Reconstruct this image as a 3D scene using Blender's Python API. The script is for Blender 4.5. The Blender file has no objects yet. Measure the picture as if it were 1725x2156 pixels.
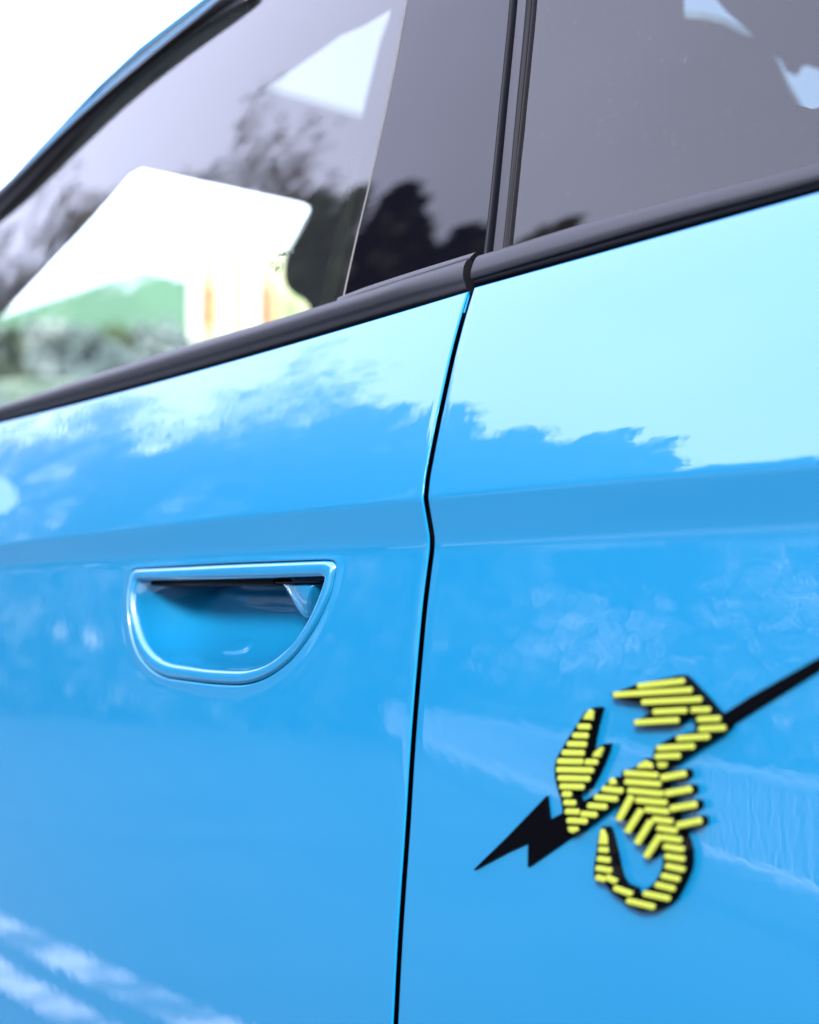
import bpy, bmesh, math, random
from mathutils import Vector, geometry
from math import radians, sin, cos, tan, pi, sqrt, exp, atan2

random.seed(7)
S = bpy.context.scene
COL = S.collection

# ------------------------------------------------------------------ camera
YAW, PITCH = 50.0, 2.58
CAM = Vector((0.689, -0.579, 0.860))
FPX, CX, CY = 3593.75, 862.5, 1078.1
_s, _c = sin(radians(YAW)), cos(radians(YAW))
_p, _q = sin(radians(PITCH)), cos(radians(PITCH))
FWD = Vector((-_s * _q, _c * _q, _p)); RIGHT = Vector((_c, _s, 0)); UP = RIGHT.cross(FWD)
cam = bpy.data.cameras.new("camera"); camo = bpy.data.objects.new("camera", cam); COL.objects.link(camo)
camo.location = CAM
camo.rotation_euler = (radians(90 + PITCH), 0, radians(YAW))
cam.sensor_fit = 'VERTICAL'; cam.sensor_height = 30; cam.sensor_width = 24; cam.lens = 50
cam.clip_start = 0.02; cam.clip_end = 2000
cam.dof.use_dof = True; cam.dof.focus_distance = 0.955; cam.dof.aperture_fstop = 4.3
S.camera = camo

# ------------------------------------------------------------------ sky, sun, exposure
SUN_EL, SUN_AZ = 28.0, 142.0       # azimuth measured from +Y clockwise
W = bpy.data.worlds.new("World"); S.world = W; W.use_nodes = True
nt = W.node_tree; nt.nodes.clear()
sky = nt.nodes.new('ShaderNodeTexSky'); sky.sky_type = 'NISHITA'; sky.sun_disc = False
sky.sun_elevation = radians(SUN_EL); sky.sun_rotation = radians(SUN_AZ)
sky.air_density = 1.0; sky.dust_density = 3.0; sky.ozone_density = 1.2
hs = nt.nodes.new('ShaderNodeHueSaturation'); hs.inputs['Saturation'].default_value = 0.62
tc = nt.nodes.new('ShaderNodeTexCoord'); nz = nt.nodes.new('ShaderNodeTexNoise')
nz.inputs['Scale'].default_value = 1.6; nz.inputs['Detail'].default_value = 4
mr = nt.nodes.new('ShaderNodeMapRange')
mr.inputs[1].default_value = 0.3; mr.inputs[2].default_value = 0.7; mr.inputs[3].default_value = 0.86; mr.inputs[4].default_value = 1.12
mx = nt.nodes.new('ShaderNodeMix'); mx.data_type = 'RGBA'; mx.blend_type = 'MIX'; mx.inputs[0].default_value = 0.60
mx.inputs[7].default_value = (4.95, 5.0, 6.95, 1)          # even overcast cloud
mm = nt.nodes.new('ShaderNodeMix'); mm.data_type = 'RGBA'; mm.blend_type = 'MULTIPLY'; mm.inputs[0].default_value = 1
bg = nt.nodes.new('ShaderNodeBackground'); bg.inputs[1].default_value = 0.15
wo = nt.nodes.new('ShaderNodeOutputWorld')
L = nt.links.new
L(sky.outputs[0], hs.inputs['Color']); L(hs.outputs[0], mx.inputs[6]); L(tc.outputs['Generated'], nz.inputs['Vector'])
L(nz.outputs['Fac'], mr.inputs[0]); L(mx.outputs[2], mm.inputs[6]); L(mr.outputs[0], mm.inputs[7])
L(mm.outputs[2], bg.inputs[0]); L(bg.outputs[0], wo.inputs[0])
sun = bpy.data.lights.new("sun", 'SUN'); sun.energy = 2.3; sun.angle = radians(13); sun.color = (1, .96, .9)
suno = bpy.data.objects.new("sun", sun); COL.objects.link(suno)
_az = radians(SUN_AZ)
sd = Vector((sin(_az) * cos(radians(SUN_EL)), cos(_az) * cos(radians(SUN_EL)), sin(radians(SUN_EL))))
suno.rotation_euler = sd.to_track_quat('Z', 'Y').to_euler(); suno.location = sd * 20
S.view_settings.view_transform = 'Standard'; S.view_settings.look = 'None'
S.view_settings.exposure = 2.55; S.view_settings.gamma = 1
S.cycles.max_bounces = 10; S.cycles.transparent_max_bounces = 16
S.cycles.use_denoising = True

# ------------------------------------------------------------------ materials
def principled(name, col, rough=.5, metal=0, coat=0, coat_ior=1.5, spec=.5, ior=1.5, coat_rough=.0):
    m = bpy.data.materials.new(name); m.use_nodes = True
    b = m.node_tree.nodes['Principled BSDF']
    b.inputs['Base Color'].default_value = (*col, 1); b.inputs['Roughness'].default_value = rough
    b.inputs['Metallic'].default_value = metal; b.inputs['Coat Weight'].default_value = coat
    b.inputs['Coat IOR'].default_value = coat_ior; b.inputs['IOR'].default_value = ior
    b.inputs['Specular IOR Level'].default_value = spec; b.inputs['Coat Roughness'].default_value = coat_rough
    return m, m.node_tree, b

def add_bump(nt, b, scale, strength, dist=.001, detail=3, coat=False, stretch=None):
    t = nt.nodes.new('ShaderNodeTexCoord'); n = nt.nodes.new('ShaderNodeTexNoise'); u = nt.nodes.new('ShaderNodeBump')
    n.inputs['Scale'].default_value = scale; n.inputs['Detail'].default_value = detail
    u.inputs['Strength'].default_value = strength; u.inputs['Distance'].default_value = dist
    if stretch:
        mp = nt.nodes.new('ShaderNodeMapping'); mp.inputs['Scale'].default_value = stretch
        nt.links.new(t.outputs['Object'], mp.inputs[0]); nt.links.new(mp.outputs[0], n.inputs['Vector'])
    else:
        nt.links.new(t.outputs['Object'], n.inputs['Vector'])
    nt.links.new(n.outputs['Fac'], u.inputs['Height'])
    nt.links.new(u.outputs[0], b.inputs['Coat Normal' if coat else 'Normal'])
    return u

def noise_colour(nt, b, c1, c2, scale, detail=5, lo=.35, hi=.65, stretch=None):
    t = nt.nodes.new('ShaderNodeTexCoord'); n = nt.nodes.new('ShaderNodeTexNoise'); r = nt.nodes.new('ShaderNodeValToRGB')
    n.inputs['Scale'].default_value = scale; n.inputs['Detail'].default_value = detail
    r.color_ramp.elements[0].position = lo; r.color_ramp.elements[0].color = (*c1, 1)
    r.color_ramp.elements[1].position = hi; r.color_ramp.elements[1].color = (*c2, 1)
    if stretch:
        mp = nt.nodes.new('ShaderNodeMapping'); mp.inputs['Scale'].default_value = stretch
        nt.links.new(t.outputs['Object'], mp.inputs[0]); nt.links.new(mp.outputs[0], n.inputs['Vector'])
    else:
        nt.links.new(t.outputs['Object'], n.inputs['Vector'])
    nt.links.new(n.outputs['Fac'], r.inputs[0]); nt.links.new(r.outputs[0], b.inputs['Base Color'])

M = {}
# blue solid paint under clear coat; faint orange peel on the coat
m, t_, b = principled('blue_paint', (0.0003, 0.081, 0.183), .38, coat=1, coat_ior=1.88, spec=.34)
add_bump(t_, b, 95, .04, .0008, 1, coat=True); M['paint'] = m
m, t_, b = principled('satin_trim', (.009, .010, .015), .42, spec=.36)
add_bump(t_, b, 900, .08, .0003, 2); M['trim'] = m
m, t_, b = principled('black_rubber', (.003, .0035, .006), .5, spec=.06); M['rubber'] = m
m, t_, b = principled('grey_rubber', (.018, .019, .026), .45, spec=.35); add_bump(t_, b, 700, .1, .0003, 2); M['seal'] = m
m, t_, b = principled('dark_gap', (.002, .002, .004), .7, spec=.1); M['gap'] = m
m, t_, b = principled('gloss_black', (.0015, .0015, .003), .0, spec=.5, ior=1.49)
add_bump(t_, b, 9, .012, .002, 1); M['gloss'] = m
m, t_, b = principled('emblem_black', (.0007, .0008, .0014), .40, spec=.015); M['eblack'] = m
m, t_, b = principled('emblem_yellow', (.165, .195, .028), .55, spec=.1); M['eyellow'] = m
m, t_, b = principled('cabin_cloth', (.012, .013, .014), .85, spec=.2)
add_bump(t_, b, 300, .3, .001, 2); M['cabin'] = m
m, t_, b = principled('headliner_cloth', (.45, .50, .52), .9, spec=.1); add_bump(t_, b, 400, .2, .001, 2); M['liner'] = m
m, t_, b = principled('pillar_plastic', (.05, .03, .022), .7); M['apillar'] = m

def glass(name, tint, ior, extra=None, streak=False):
    m = bpy.data.materials.new(name); m.use_nodes = True; n = m.node_tree; n.nodes.clear()
    tr = n.nodes.new('ShaderNodeBsdfTransparent'); tr.inputs[0].default_value = (*tint, 1)
    gl = n.nodes.new('ShaderNodeBsdfGlossy'); gl.inputs['Roughness'].default_value = 0.004
    gl.inputs[0].default_value = (1, 1, 1, 1)
    fr = n.nodes.new('ShaderNodeFresnel')      # a thin pane reflects alike from both sides
    ge = n.nodes.new('ShaderNodeNewGeometry'); mp = n.nodes.new('ShaderNodeMapRange')
    mp.inputs[3].default_value = ior; mp.inputs[4].default_value = 1 / ior
    n.links.new(ge.outputs['Backfacing'], mp.inputs[0]); n.links.new(mp.outputs[0], fr.inputs[0])
    mi = n.nodes.new('ShaderNodeMixShader'); o = n.nodes.new('ShaderNodeOutputMaterial')
    t = n.nodes.new('ShaderNodeTexCoord'); nn = n.nodes.new('ShaderNodeTexNoise'); nn.inputs['Scale'].default_value = 7
    bu = n.nodes.new('ShaderNodeBump'); bu.inputs['Strength'].default_value = .03; bu.inputs['Distance'].default_value = .002
    n.links.new(t.outputs['Object'], nn.inputs['Vector']); n.links.new(nn.outputs['Fac'], bu.inputs['Height'])
    n.links.new(bu.outputs[0], gl.inputs['Normal']); n.links.new(fr.outputs[0], mi.inputs[0])
    n.links.new(tr.outputs[0], mi.inputs[1]); n.links.new(gl.outputs[0], mi.inputs[2])
    # thin dust film: small specks and smears, diffuse
    df = n.nodes.new('ShaderNodeBsdfDiffuse'); df.inputs[0].default_value = (.22, .22, .23, 1)
    n2 = n.nodes.new('ShaderNodeTexNoise'); n2.inputs['Scale'].default_value = 260; n2.inputs['Detail'].default_value = 1
    r2 = n.nodes.new('ShaderNodeMapRange'); r2.inputs[1].default_value = .70; r2.inputs[2].default_value = .80; r2.inputs[3].default_value = .012; r2.inputs[4].default_value = .07
    n.links.new(t.outputs['Object'], n2.inputs['Vector']); n.links.new(n2.outputs['Fac'], r2.inputs[0])
    mi2 = n.nodes.new('ShaderNodeMixShader')
    n.links.new(r2.outputs[0], mi2.inputs[0]); n.links.new(mi.outputs[0], mi2.inputs[1]); n.links.new(df.outputs[0], mi2.inputs[2])
    n.links.new(mi2.outputs[0], o.inputs[0])
    return m
M['glass'] = glass('clear_glass', (.84, .92, .88), 1.9)
M['clearpane'] = glass('coated_pane', (.93, .97, .94), 1.07)
M['privacy'] = glass('privacy_glass', (.075, .11, .13), 1.56)

# ------------------------------------------------------------------ object helpers
def link(o, parent=None):
    COL.objects.link(o)
    if parent is not None: o.parent = parent
    return o
def mesh_obj(name, verts, faces, mat, parent=None, smooth=True):
    me = bpy.data.meshes.new(name); me.from_pydata([tuple(v) for v in verts], [], faces)
    me.materials.append(mat)
    if smooth:
        me.polygons.foreach_set('use_smooth', [True] * len(me.polygons))
    me.update()
    return link(bpy.data.objects.new(name, me), parent)
def bm_obj(name, bm, mat, parent=None, smooth=False, recalc=True):
    if recalc: bmesh.ops.recalc_face_normals(bm, faces=bm.faces)
    me = bpy.data.meshes.new(name); bm.to_mesh(me); bm.free(); me.materials.append(mat)
    if smooth: me.polygons.foreach_set('use_smooth', [True] * len(me.polygons))
    return link(bpy.data.objects.new(name, me), parent)
def empty(name, label, cat, loc=(0, 0, 0), group=None):
    o = bpy.data.objects.new(name, None); o.location = loc; COL.objects.link(o)
    o['label'] = label; o['category'] = cat
    if group: o['group'] = group
    return o
def tag(o, label, cat, group=None):
    o['label'] = label; o['category'] = cat
    if group: o['group'] = group
def box(bm, x0, x1, y0, y1, z0, z1):
    v = [bm.verts.new(p) for p in ((x0,y0,z0),(x1,y0,z0),(x1,y1,z0),(x0,y1,z0),(x0,y0,z1),(x1,y0,z1),(x1,y1,z1),(x0,y1,z1))]
    for f in ((3,2,1,0),(4,5,6,7),(0,1,5,4),(1,2,6,5),(2,3,7,6),(3,0,4,7)): bm.faces.new([v[i] for i in f])
def box_obj(name, dims, mat, parent=None):
    bm = bmesh.new(); box(bm, *dims); return bm_obj(name, bm, mat, parent)

def interp(pts, x):                      # piecewise linear y(x); pts sorted by x
    if x <= pts[0][0]:
        (a, fa), (b, fb) = pts[0], pts[1]
    elif x >= pts[-1][0]:
        (a, fa), (b, fb) = pts[-2], pts[-1]
    else:
        for (a, fa), (b, fb) in zip(pts, pts[1:]):
            if a <= x <= b: break
    return fa + (fb - fa) * (x - a) / (b - a)
def catmull(keys, n, closed=False):      # resample a key polyline smoothly, n per span
    K = [Vector(k) for k in keys]; out = []; N = len(K)
    for i in range(N if closed else N - 1):
        if closed: a, b, c, d = K[i - 1], K[i], K[(i + 1) % N], K[(i + 2) % N]
        else: a, b, c, d = K[max(i - 1, 0)], K[i], K[i + 1], K[min(i + 2, N - 1)]
        for j in range(n):
            t = j / n
            # centripetal-like damping: limit tangents to the span length
            L_ = (c - b).length
            m1 = (c - a) * .5; m2 = (d - b) * .5
            if m1.length > L_: m1 *= L_ / m1.length
            if m2.length > L_: m2 *= L_ / m2.length
            h1 = 2*t**3 - 3*t**2 + 1; h2 = t**3 - 2*t**2 + t; h3 = -2*t**3 + 3*t**2; h4 = t**3 - t**2
            out.append(b * h1 + m1 * h2 + c * h3 + m2 * h4)
    if not closed: out.append(K[-1])
    return out
def resample(pts, n, closed=False):
    P = [Vector(p) for p in pts]
    if closed: P = P + [P[0]]
    d = [0]
    for a, b in zip(P, P[1:]): d.append(d[-1] + (b - a).length)
    out = []; j = 0; tot = d[-1]
    for i in range(n):
        s = tot * i / (n if closed else n - 1)
        while j < len(P) - 2 and d[j + 1] < s: j += 1
        k = (s - d[j]) / max(1e-12, d[j + 1] - d[j]); out.append(P[j].lerp(P[j + 1], min(1, max(0, k))))
    return out

# ------------------------------------------------------------------ the car's side as a surface y(x, z)
# Lines measured on the photograph are carried to the panel they lie on and kept there as car coordinates.
def ray(px, py): return FWD + RIGHT * ((px - CX) / FPX) + UP * ((CY - py) / FPX)
def on(px, py, F, off=0.0):
    r = ray(px, py); t = (0 - CAM.y) / r.y
    for _ in range(40):
        t = (F(CAM.x + t * r.x, CAM.z + t * r.z) - off - CAM.y) / r.y
    return CAM + r * t
def plan(x): return .045 * x * x if x < 0 else .03 * x * x
def fit2(pts):                           # least squares quadratic
    import numpy as np
    a = np.polyfit([p[0] for p in pts], [p[1] for p in pts], 2)
    return lambda x: float(a[0] * x * x + a[1] * x + a[2])
flat = lambda x, z: plan(x)
_crease = [(0, 1147), (250, 1115), (517, 1087), (890, 1048), (1300, 1012), (1725, 975)]
_flute = [(0, 1194), (270, 1181), (900, 1145), (1300, 1131), (1725, 1118)]
zc = fit2([(p.x, p.z) for p in (on(a, b, flat) for a, b in _crease)])
zf = fit2([(p.x, p.z) for p in (on(a, b, lambda x, z: plan(x) + .004) for a, b in _flute)])
W0 = .0235
def sg(v): return 1 / (1 + exp(-max(-50, min(50, v))))
def tilt(h):
    up = 12.3 + 100 * max(h, 0)
    lo = 4.0 + (h + W0) * 22 if h < -W0 else 4.0
    a = sg(h / .0007); b_ = sg(-(h + W0) / .0022)
    und = -12.0
    return up * a + (1 - a) * (und * (1 - b_) + lo * b_)
TAB = {}; _dh = .0005
_o = 0.0; TAB[0] = 0.0
for i in range(1, 600):
    _o -= tan(radians(tilt((i - .5) * _dh))) * _dh; TAB[i] = _o
_o = 0.0
for i in range(1, 1400):
    _o += tan(radians(tilt(-(i - .5) * _dh))) * _dh; TAB[-i] = _o
def out_h(h):
    k = h / _dh; i = math.floor(k); i = max(-1398, min(597, i)); f = k - i
    return TAB[i] * (1 - f) + TAB[i + 1] * f
def Wx(x): return max(.010, zc(x) - zf(x))
def Ydoor(x, z):
    w = Wx(x); d = z - zc(x)
    if d >= 0: return plan(x) - out_h(d)
    if d >= -w: return plan(x) - out_h(d * W0 / w) * (w / W0)
    return plan(x) - out_h(-W0) * (w / W0) - (out_h(d + w - W0) - out_h(-W0))
# gap between the doors
_gap = [(992, 609), (975, 665), (955, 740), (936, 825), (920, 900), (908, 960), (899, 1010), (896, 1040), (901, 1085), (908, 1128), (908, 1158),
        (902, 1205), (893, 1280), (882, 1400), (869, 1560), (857, 1750), (843, 1950), (832, 2156), (824, 2330)]
GAPC = [on(p[0], p[1], Ydoor) for p in _gap]
GAPZ = sorted([(p.z, p.x) for p in catmull([(g.x, g.y, g.z) for g in GAPC], 6)])
def xg(z): return interp(GAPZ, z) if z < GAPZ[-1][0] else GAPZ[-1][1] + (z - GAPZ[-1][0]) * .35
# belt line: lower edge of the trim where the blue panel begins
_beltF = [(-200, 936), (0, 891), (200, 840), (400, 786), (600, 728), (800, 669), (985, 614)]
_beltR = [(1003, 604), (1200, 550), (1400, 494), (1725, 404), (2100, 300)]
BF = [on(a, b, Ydoor) for a, b in _beltF]; BR = [on(a, b, Ydoor) for a, b in _beltR]
BELTF = sorted((p.x, p.z) for p in BF); BELTR = sorted((p.x, p.z) for p in BR)
_all = fit2([(p.x, p.z) for p in BF + BR])
zbF = fit2([(p.x, p.z) for p in BF]); zbR = fit2([(p.x, p.z) for p in BR]); zb = _all

# glass surface, leaning in above the belt
GT, GK = 9.0, .26
def Yglass(x, z):
    d = z - zb(x)
    return Ydoor(x, zb(x)) + .010 + d * tan(radians(GT)) + GK * d * abs(d)

# ------------------------------------------------------------------ the car
car = empty('car', 'bright blue car with gloss-black window pillars and a yellow and black badge on its door', 'car', (0, .9, 0))
car.location = (0, 0, 0)
EDGE_R = .0009
ARC = [(EDGE_R * (1 - sin(a)), EDGE_R * (1 - cos(a))) for a in [i * pi / 12 for i in range(1, 7)]] + [(0.003, EDGE_R + .0006), (.012, EDGE_R + .0008)]

def door(name, xa, xb_fun, zlo, zbf, gap_on_right, ncol, hole=None, dense=None):
    """panel grid; xa = far fixed x, xb_fun(z) = x of the edge at the gap"""
    # columns: list of (fraction, inset from gap edge, depth)
    cols = [((i / ncol), EDGE_R, 0) for i in range(ncol + 1)]
    cols += [(1, c[0], c[1]) for c in ARC]
    # rows: ('h', h) under the crease, ('f', fraction) above it, then the rolled top edge
    rows = []
    h = -(zc(0) - zlo)
    while h < -W0 - .012:
        rows.append(('h', h, 0)); h += .006
    h = -W0 - .011
    while h < -.0035: rows.append(('h', h, 0)); h += .0012
    for k in range(-8, 9): rows.append(('h', k * .0004, 0))
    rows += [('f', i / 46, 0) for i in range(0, 47)]
    rows += [('t', c[0], c[1]) for c in ARC]
    verts = []; idx = {}
    for r, rw in enumerate(rows):
        for c, cl in enumerate(cols):
            x = xa + (0 - xa) * cl[0]; z = .9
            for _ in range(6):
                w = Wx(x) / W0
                if rw[0] == 'h': z = zc(x) + (rw[1] if rw[1] >= 0 else rw[1] * w if rw[1] >= -W0 else -Wx(x) + rw[1] + W0)
                elif rw[0] == 'f':
                    za = zc(x) + .0034; z = za + (zbf(x) - EDGE_R - za) * rw[1]
                else: z = zbf(x) - rw[1]
                xe = xb_fun(z); xe = xe - cl[1] if gap_on_right else xe + cl[1]
                x = xa + (xe - xa) * cl[0]
            depth = cl[2] + (rw[2])
            idx[r, c] = len(verts); verts.append(Vector((x, Ydoor(x, z) + depth, z)))
    return rows, cols, verts, idx

def quads(rows, cols, idx, flip, skip=None):
    F = []; em = []; EDGEMAP[id(rows)] = em
    for r in range(len(rows) - 1):
        for c in range(len(cols) - 1):
            if skip and skip(r, c): continue
            q = [idx[r, c], idx[r, c + 1], idx[r + 1, c + 1], idx[r + 1, c]]
            F.append(q[::-1] if flip else q); em.append((r, c))
    return F

GW = .0044
m, t_, b = principled('blue_lit_edge', (0.0003, 0.100, 0.24), .6, coat=.12, spec=.1); M['pedge'] = m    # brighter matt blue, painting the lit line along the folded edges
def mark_edges(o, rows, cols, ncol, n_faces):
    o.data.materials.append(M['pedge']); R_ = len(rows) - 1; k = 0
    for p in o.data.polygons[:n_faces]:
        r, c = EDGEMAP[id(rows)][p.index]
        if c >= ncol or rows[r][0] == 't': p.material_index = 1
EDGEMAP = {}
# ---- door handle outlines (photo px on the panel), same keys for outer and inner edge
def hz(p): return (215.6 + p[0] * .325, 1121.25 + p[1] * .325)
_outer = [(190, 290), (200, 255), (222, 237), (258, 233), (500, 221), (800, 206), (1100, 193), (1400, 181), (1470, 181), (1503, 196), (1513, 225), (1503, 290),
          (1478, 400), (1408, 560), (1328, 692), (1240, 805), (1140, 892), (1045, 946), (960, 974), (870, 984), (700, 975), (550, 958), (430, 941), (350, 908), (275, 840), (220, 750), (188, 630), (174, 500), (176, 390)]
_inner = [(222, 345), (228, 325), (240, 312), (270, 311), (500, 310), (800, 303), (1100, 298), (1370, 291), (1412, 291), (1432, 298), (1438, 315), (1430, 345),
          (1392, 440), (1332, 570), (1262, 680), (1180, 765), (1095, 830), (1025, 862), (955, 880), (870, 886), (700, 878), (560, 860), (450, 842), (385, 815), (320, 760), (268, 680), (233, 580), (213, 480), (213, 400)]
OUT = [on(*hz(p), Ydoor) for p in _outer]; INN = [on(*hz(p), Ydoor) for p in _inner]
OUTC = catmull([(p.x, p.z, 0) for p in OUT], 10, True); INNC = catmull([(p.x, p.z, 0) for p in INN], 10, True)
hc = Vector((sum(p.x for p in OUTC) / len(OUTC), (max(p.y for p in OUTC) + min(p.y for p in OUTC)) / 2))
hx = max(abs(p.x - hc.x) for p in OUTC); hzz = max(abs(p.y - hc.y) for p in OUTC)

# front door with the opening for the handle
rows, cols, V, I = door('front_door', -1.25, lambda z: xg(z) - GW / 2, .47, zbF, True, 230)
x0, x1 = hc.x - hx - .016, hc.x + hx + .016
rmid = min(range(len(rows)), key=lambda r: abs(V[I[r, 150]].z - hc.y))
c0 = max(c for c in range(len(cols)) if V[I[rmid, c]].x < x0); c1 = min(c for c in range(len(cols)) if V[I[rmid, c]].x > x1)
zt = max(p.y for p in OUTC) + .0035; zl = min(p.y for p in OUTC) - .016
r0 = max(r for r in range(len(rows)) if max(V[I[r, c]].z for c in (c0, c1)) < zl)
r1 = min(r for r in range(len(rows)) if all(V[I[r, c]].z > max([p.y for p in OUTC if abs(p.x - V[I[r, c]].x) < .02] or [-9]) + .0035 for c in range(c0, c1 + 1)))
F = quads(rows, cols, I, False, lambda r, c: r0 <= r < r1 and c0 <= c < c1); nF = len(F)
loop = [(r0, c) for c in range(c0, c1)] + [(r, c1) for r in range(r0, r1)] + [(r1, c) for c in range(c1, c0, -1)] + [(r, c0) for r in range(r1, r0, -1)]
# densify outline for ray hits
def outline_hit(P, ang):
    best = None; d = Vector((cos(ang) * hx, sin(ang) * hzz)); n = len(P)
    for i in range(n):
        a = Vector((P[i].x, P[i].y)) - hc; b_ = Vector((P[(i + 1) % n].x, P[(i + 1) % n].y)) - hc
        e = b_ - a; den = d.x * e.y - d.y * e.x
        if abs(den) < 1e-14: continue
        t = (a.x * e.y - a.y * e.x) / den; s = (a.x * d.y - a.y * d.x) / den
        if t > 0 and -1e-6 <= s <= 1 + 1e-6 and (best is None or t > best): best = t
    return hc + d * best
DS = [0, .0002, .0005, .0009, .0014, .0020, .0028, .0038, .0052, .0070, .0095]
def lip(d):                              # rolled groove at the opening, then a soft raised flange
    g = -.0030 * (1 - min(1, d / .0011)) ** 1.6
    r = .0006 * exp(-((d - .0026) / .0017) ** 2) if d < .0026 else .0006 * exp(-((d - .0026) / .0034) ** 2)
    return g + r
ringidx = []
# angles of loop points, made monotonic through the outline arc-length of nearest angle
for (r, c) in loop:
    v = V[I[r, c]]; a = atan2((v.z - hc.y) / hzz, (v.x - hc.x) / hx); o = outline_hit(OUTC, a)
    dv = Vector((v.x, v.z)) - o; Ld = dv.length; col = []
    for k, d in enumerate(DS):
        d2 = d if Ld > .0125 else d * Ld / .0125
        p = o + dv * (d2 / Ld); fade = 1 if Ld > .0125 else .75
        fw = lip(d2) if k < 4 else lip(d2) * min(1, max(0, (Ld - d2) / .006))
        col.append(len(V)); V.append(Vector((p.x, Ydoor(p.x, p.y) - fw, p.y)))
    n_extra = 4
    for k in range(1, n_extra):
        d2 = (DS[-1] if Ld > .0125 else DS[-1] * Ld / .0125); d3 = d2 + (Ld - d2) * k / n_extra
        p = o + dv * (d3 / Ld); col.append(len(V)); V.append(Vector((p.x, Ydoor(p.x, p.y) - lip(d3) * min(1, max(0, (Ld - d3) / .006)), p.y)))
    col.append(I[r, c]); ringidx.append(col)
for i in range(len(ringidx)):
    A, B = ringidx[i], ringidx[(i + 1) % len(ringidx)]
    for k in range(len(A) - 1): F.append([A[k], A[k + 1], B[k + 1], B[k]])
front_door = mesh_obj('front_door', V, F, M['paint'], car); mark_edges(front_door, rows, cols, 230, nF)

rows, cols, V, I = door('rear_door', .95, lambda z: xg(z) + GW / 2, .47, zbR, False, 170)
F = quads(rows, cols, I, True); rear_door = mesh_obj('rear_door', V, F, M['paint'], car); mark_edges(rear_door, rows, cols, 170, len(F))

# inner sill behind the gap, rocker below the doors, body beyond
def slab(name, x0, x1, z0, z1, yo, mat, nx=40, nz=20, parent=car, th=.02):
    vs = []; fs = []
    for k in (0, 1):
        for j in range(nz + 1):
            for i in range(nx + 1):
                x = x0 + (x1 - x0) * i / nx; z = z0 + (z1 - z0) * j / nz
                vs.append((x, Ydoor(x, min(z, zb(x))) + yo + k * th, z))
    n1 = (nx + 1) * (nz + 1)
    for k in (0, 1):
        for j in range(nz):
            for i in range(nx):
                a = k * n1 + j * (nx + 1) + i; q = [a, a + 1, a + nx + 2, a + nx + 1]; fs.append(q if k == 0 else q[::-1])
    return mesh_obj(name, vs, fs, mat, parent)
slab('door_seal', -.075, .14, .47, 1.02, .012, M['gap'], 30, 60)
slab('door_core', -1.24, -.12, .47, .93, .055, M['gap'], 30, 20)
rk = bmesh.new()
vs = [(-1.3, .03), (-1.3, .01), (-1.3, .0)]
box(rk, -1.3, 1.0, .012, .12, .30, .462)
bmesh.ops.bevel(rk, geom=rk.edges[:], offset=.012, segments=3, affect='EDGES')
bm_obj('rocker_panel', rk, M['trim'], car, True)

# ---- strips swept between two edge lines
def strip(name, low, high, F_, offL, offH, profile, mat, n=120, parent=car, caps=True, smooth=True):
    A = catmull([tuple(on(a, b_, F_, offL)) for a, b_ in low], 8); B = catmull([tuple(on(a, b_, F_, offH)) for a, b_ in high], 8)
    A = resample(A, n); B = resample(B, n); vs = []; fs = []; m_ = len(profile)
    for i in range(n):
        T = (A[min(i + 1, n - 1)] - A[max(i - 1, 0)]).normalized(); D = B[i] - A[i]
        N = T.cross(D).normalized()
        if N.y > 0: N = -N
        tp = 1.0
        if name == 'belt_trim':          # the front trim thins toward the door joint
            e_ = ((A[n - 1] if low[0][0] < 0 else A[0]) - A[i]).length; tp = min(1.0, .55 + .45 * e_ / .05) if low[0][0] < 0 else 1.0
        for (u, h) in profile: vs.append(A[i] + D * u + N * (h * tp if h > 0 else h))
    for i in range(n - 1):
        for k in range(m_ - 1):
            a = i * m_ + k; fs.append([a, a + m_, a + m_ + 1, a + 1])
    if caps:
        k0 = len(vs); vs += vs[:m_]; fs.append(list(range(k0, k0 + m_)))
        k0 = len(vs); vs += vs[(n - 1) * m_:n * m_]; fs.append(list(range(k0, k0 + m_))[::-1])
    o = mesh_obj(name, vs, fs, mat, parent, smooth)
    if caps:
        o.data.materials.append(M['gap'])
        for p_ in o.data.polygons[-2:]: p_.material_index = 1
    bm = bmesh.new(); bm.from_mesh(o.data); bmesh.ops.recalc_face_normals(bm, faces=bm.faces)
    # outward check
    s_ = sum((f.normal.y * f.calc_area()) for f in bm.faces)
    if s_ > 0: bmesh.ops.reverse_faces(bm, faces=bm.faces)
    bm.to_mesh(o.data); bm.free()
    return o
def prof(ctrl, n=5):
    return [(p.x, p.y) for p in catmull([(a, b_, 0) for a, b_ in ctrl], n)]

# front belt trim: broad satin crown, darker undercut at the bottom
strip('belt_trim', [(-200, 933), (0, 889), (200, 838), (400, 784), (600, 726), (800, 667), (984, 612)],
      [(-200, 905), (0, 857), (200, 793), (400, 729), (600, 671), (700, 640), (800, 609), (990, 546)], Yglass, .006, .004,
      prof([(-.02, -.012), (0.0, -.003), (.06, .0015), (.20, .0040), (.30, .0066), (.50, .0078), (.72, .0072), (.90, .0045), (1.0, .0005), (1.02, -.008)]), M['trim'], 700)
strip('window_seal', [(712, 640), (770, 620), (880, 584), (992, 548)], [(716, 627), (770, 606), (880, 570), (1008, 531)], Yglass, .0035, .002,
      prof([(0, -.004), (0, .001), (.5, .0016), (.95, .0008), (1, -.003)], 3), M['seal'], 40)
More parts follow.
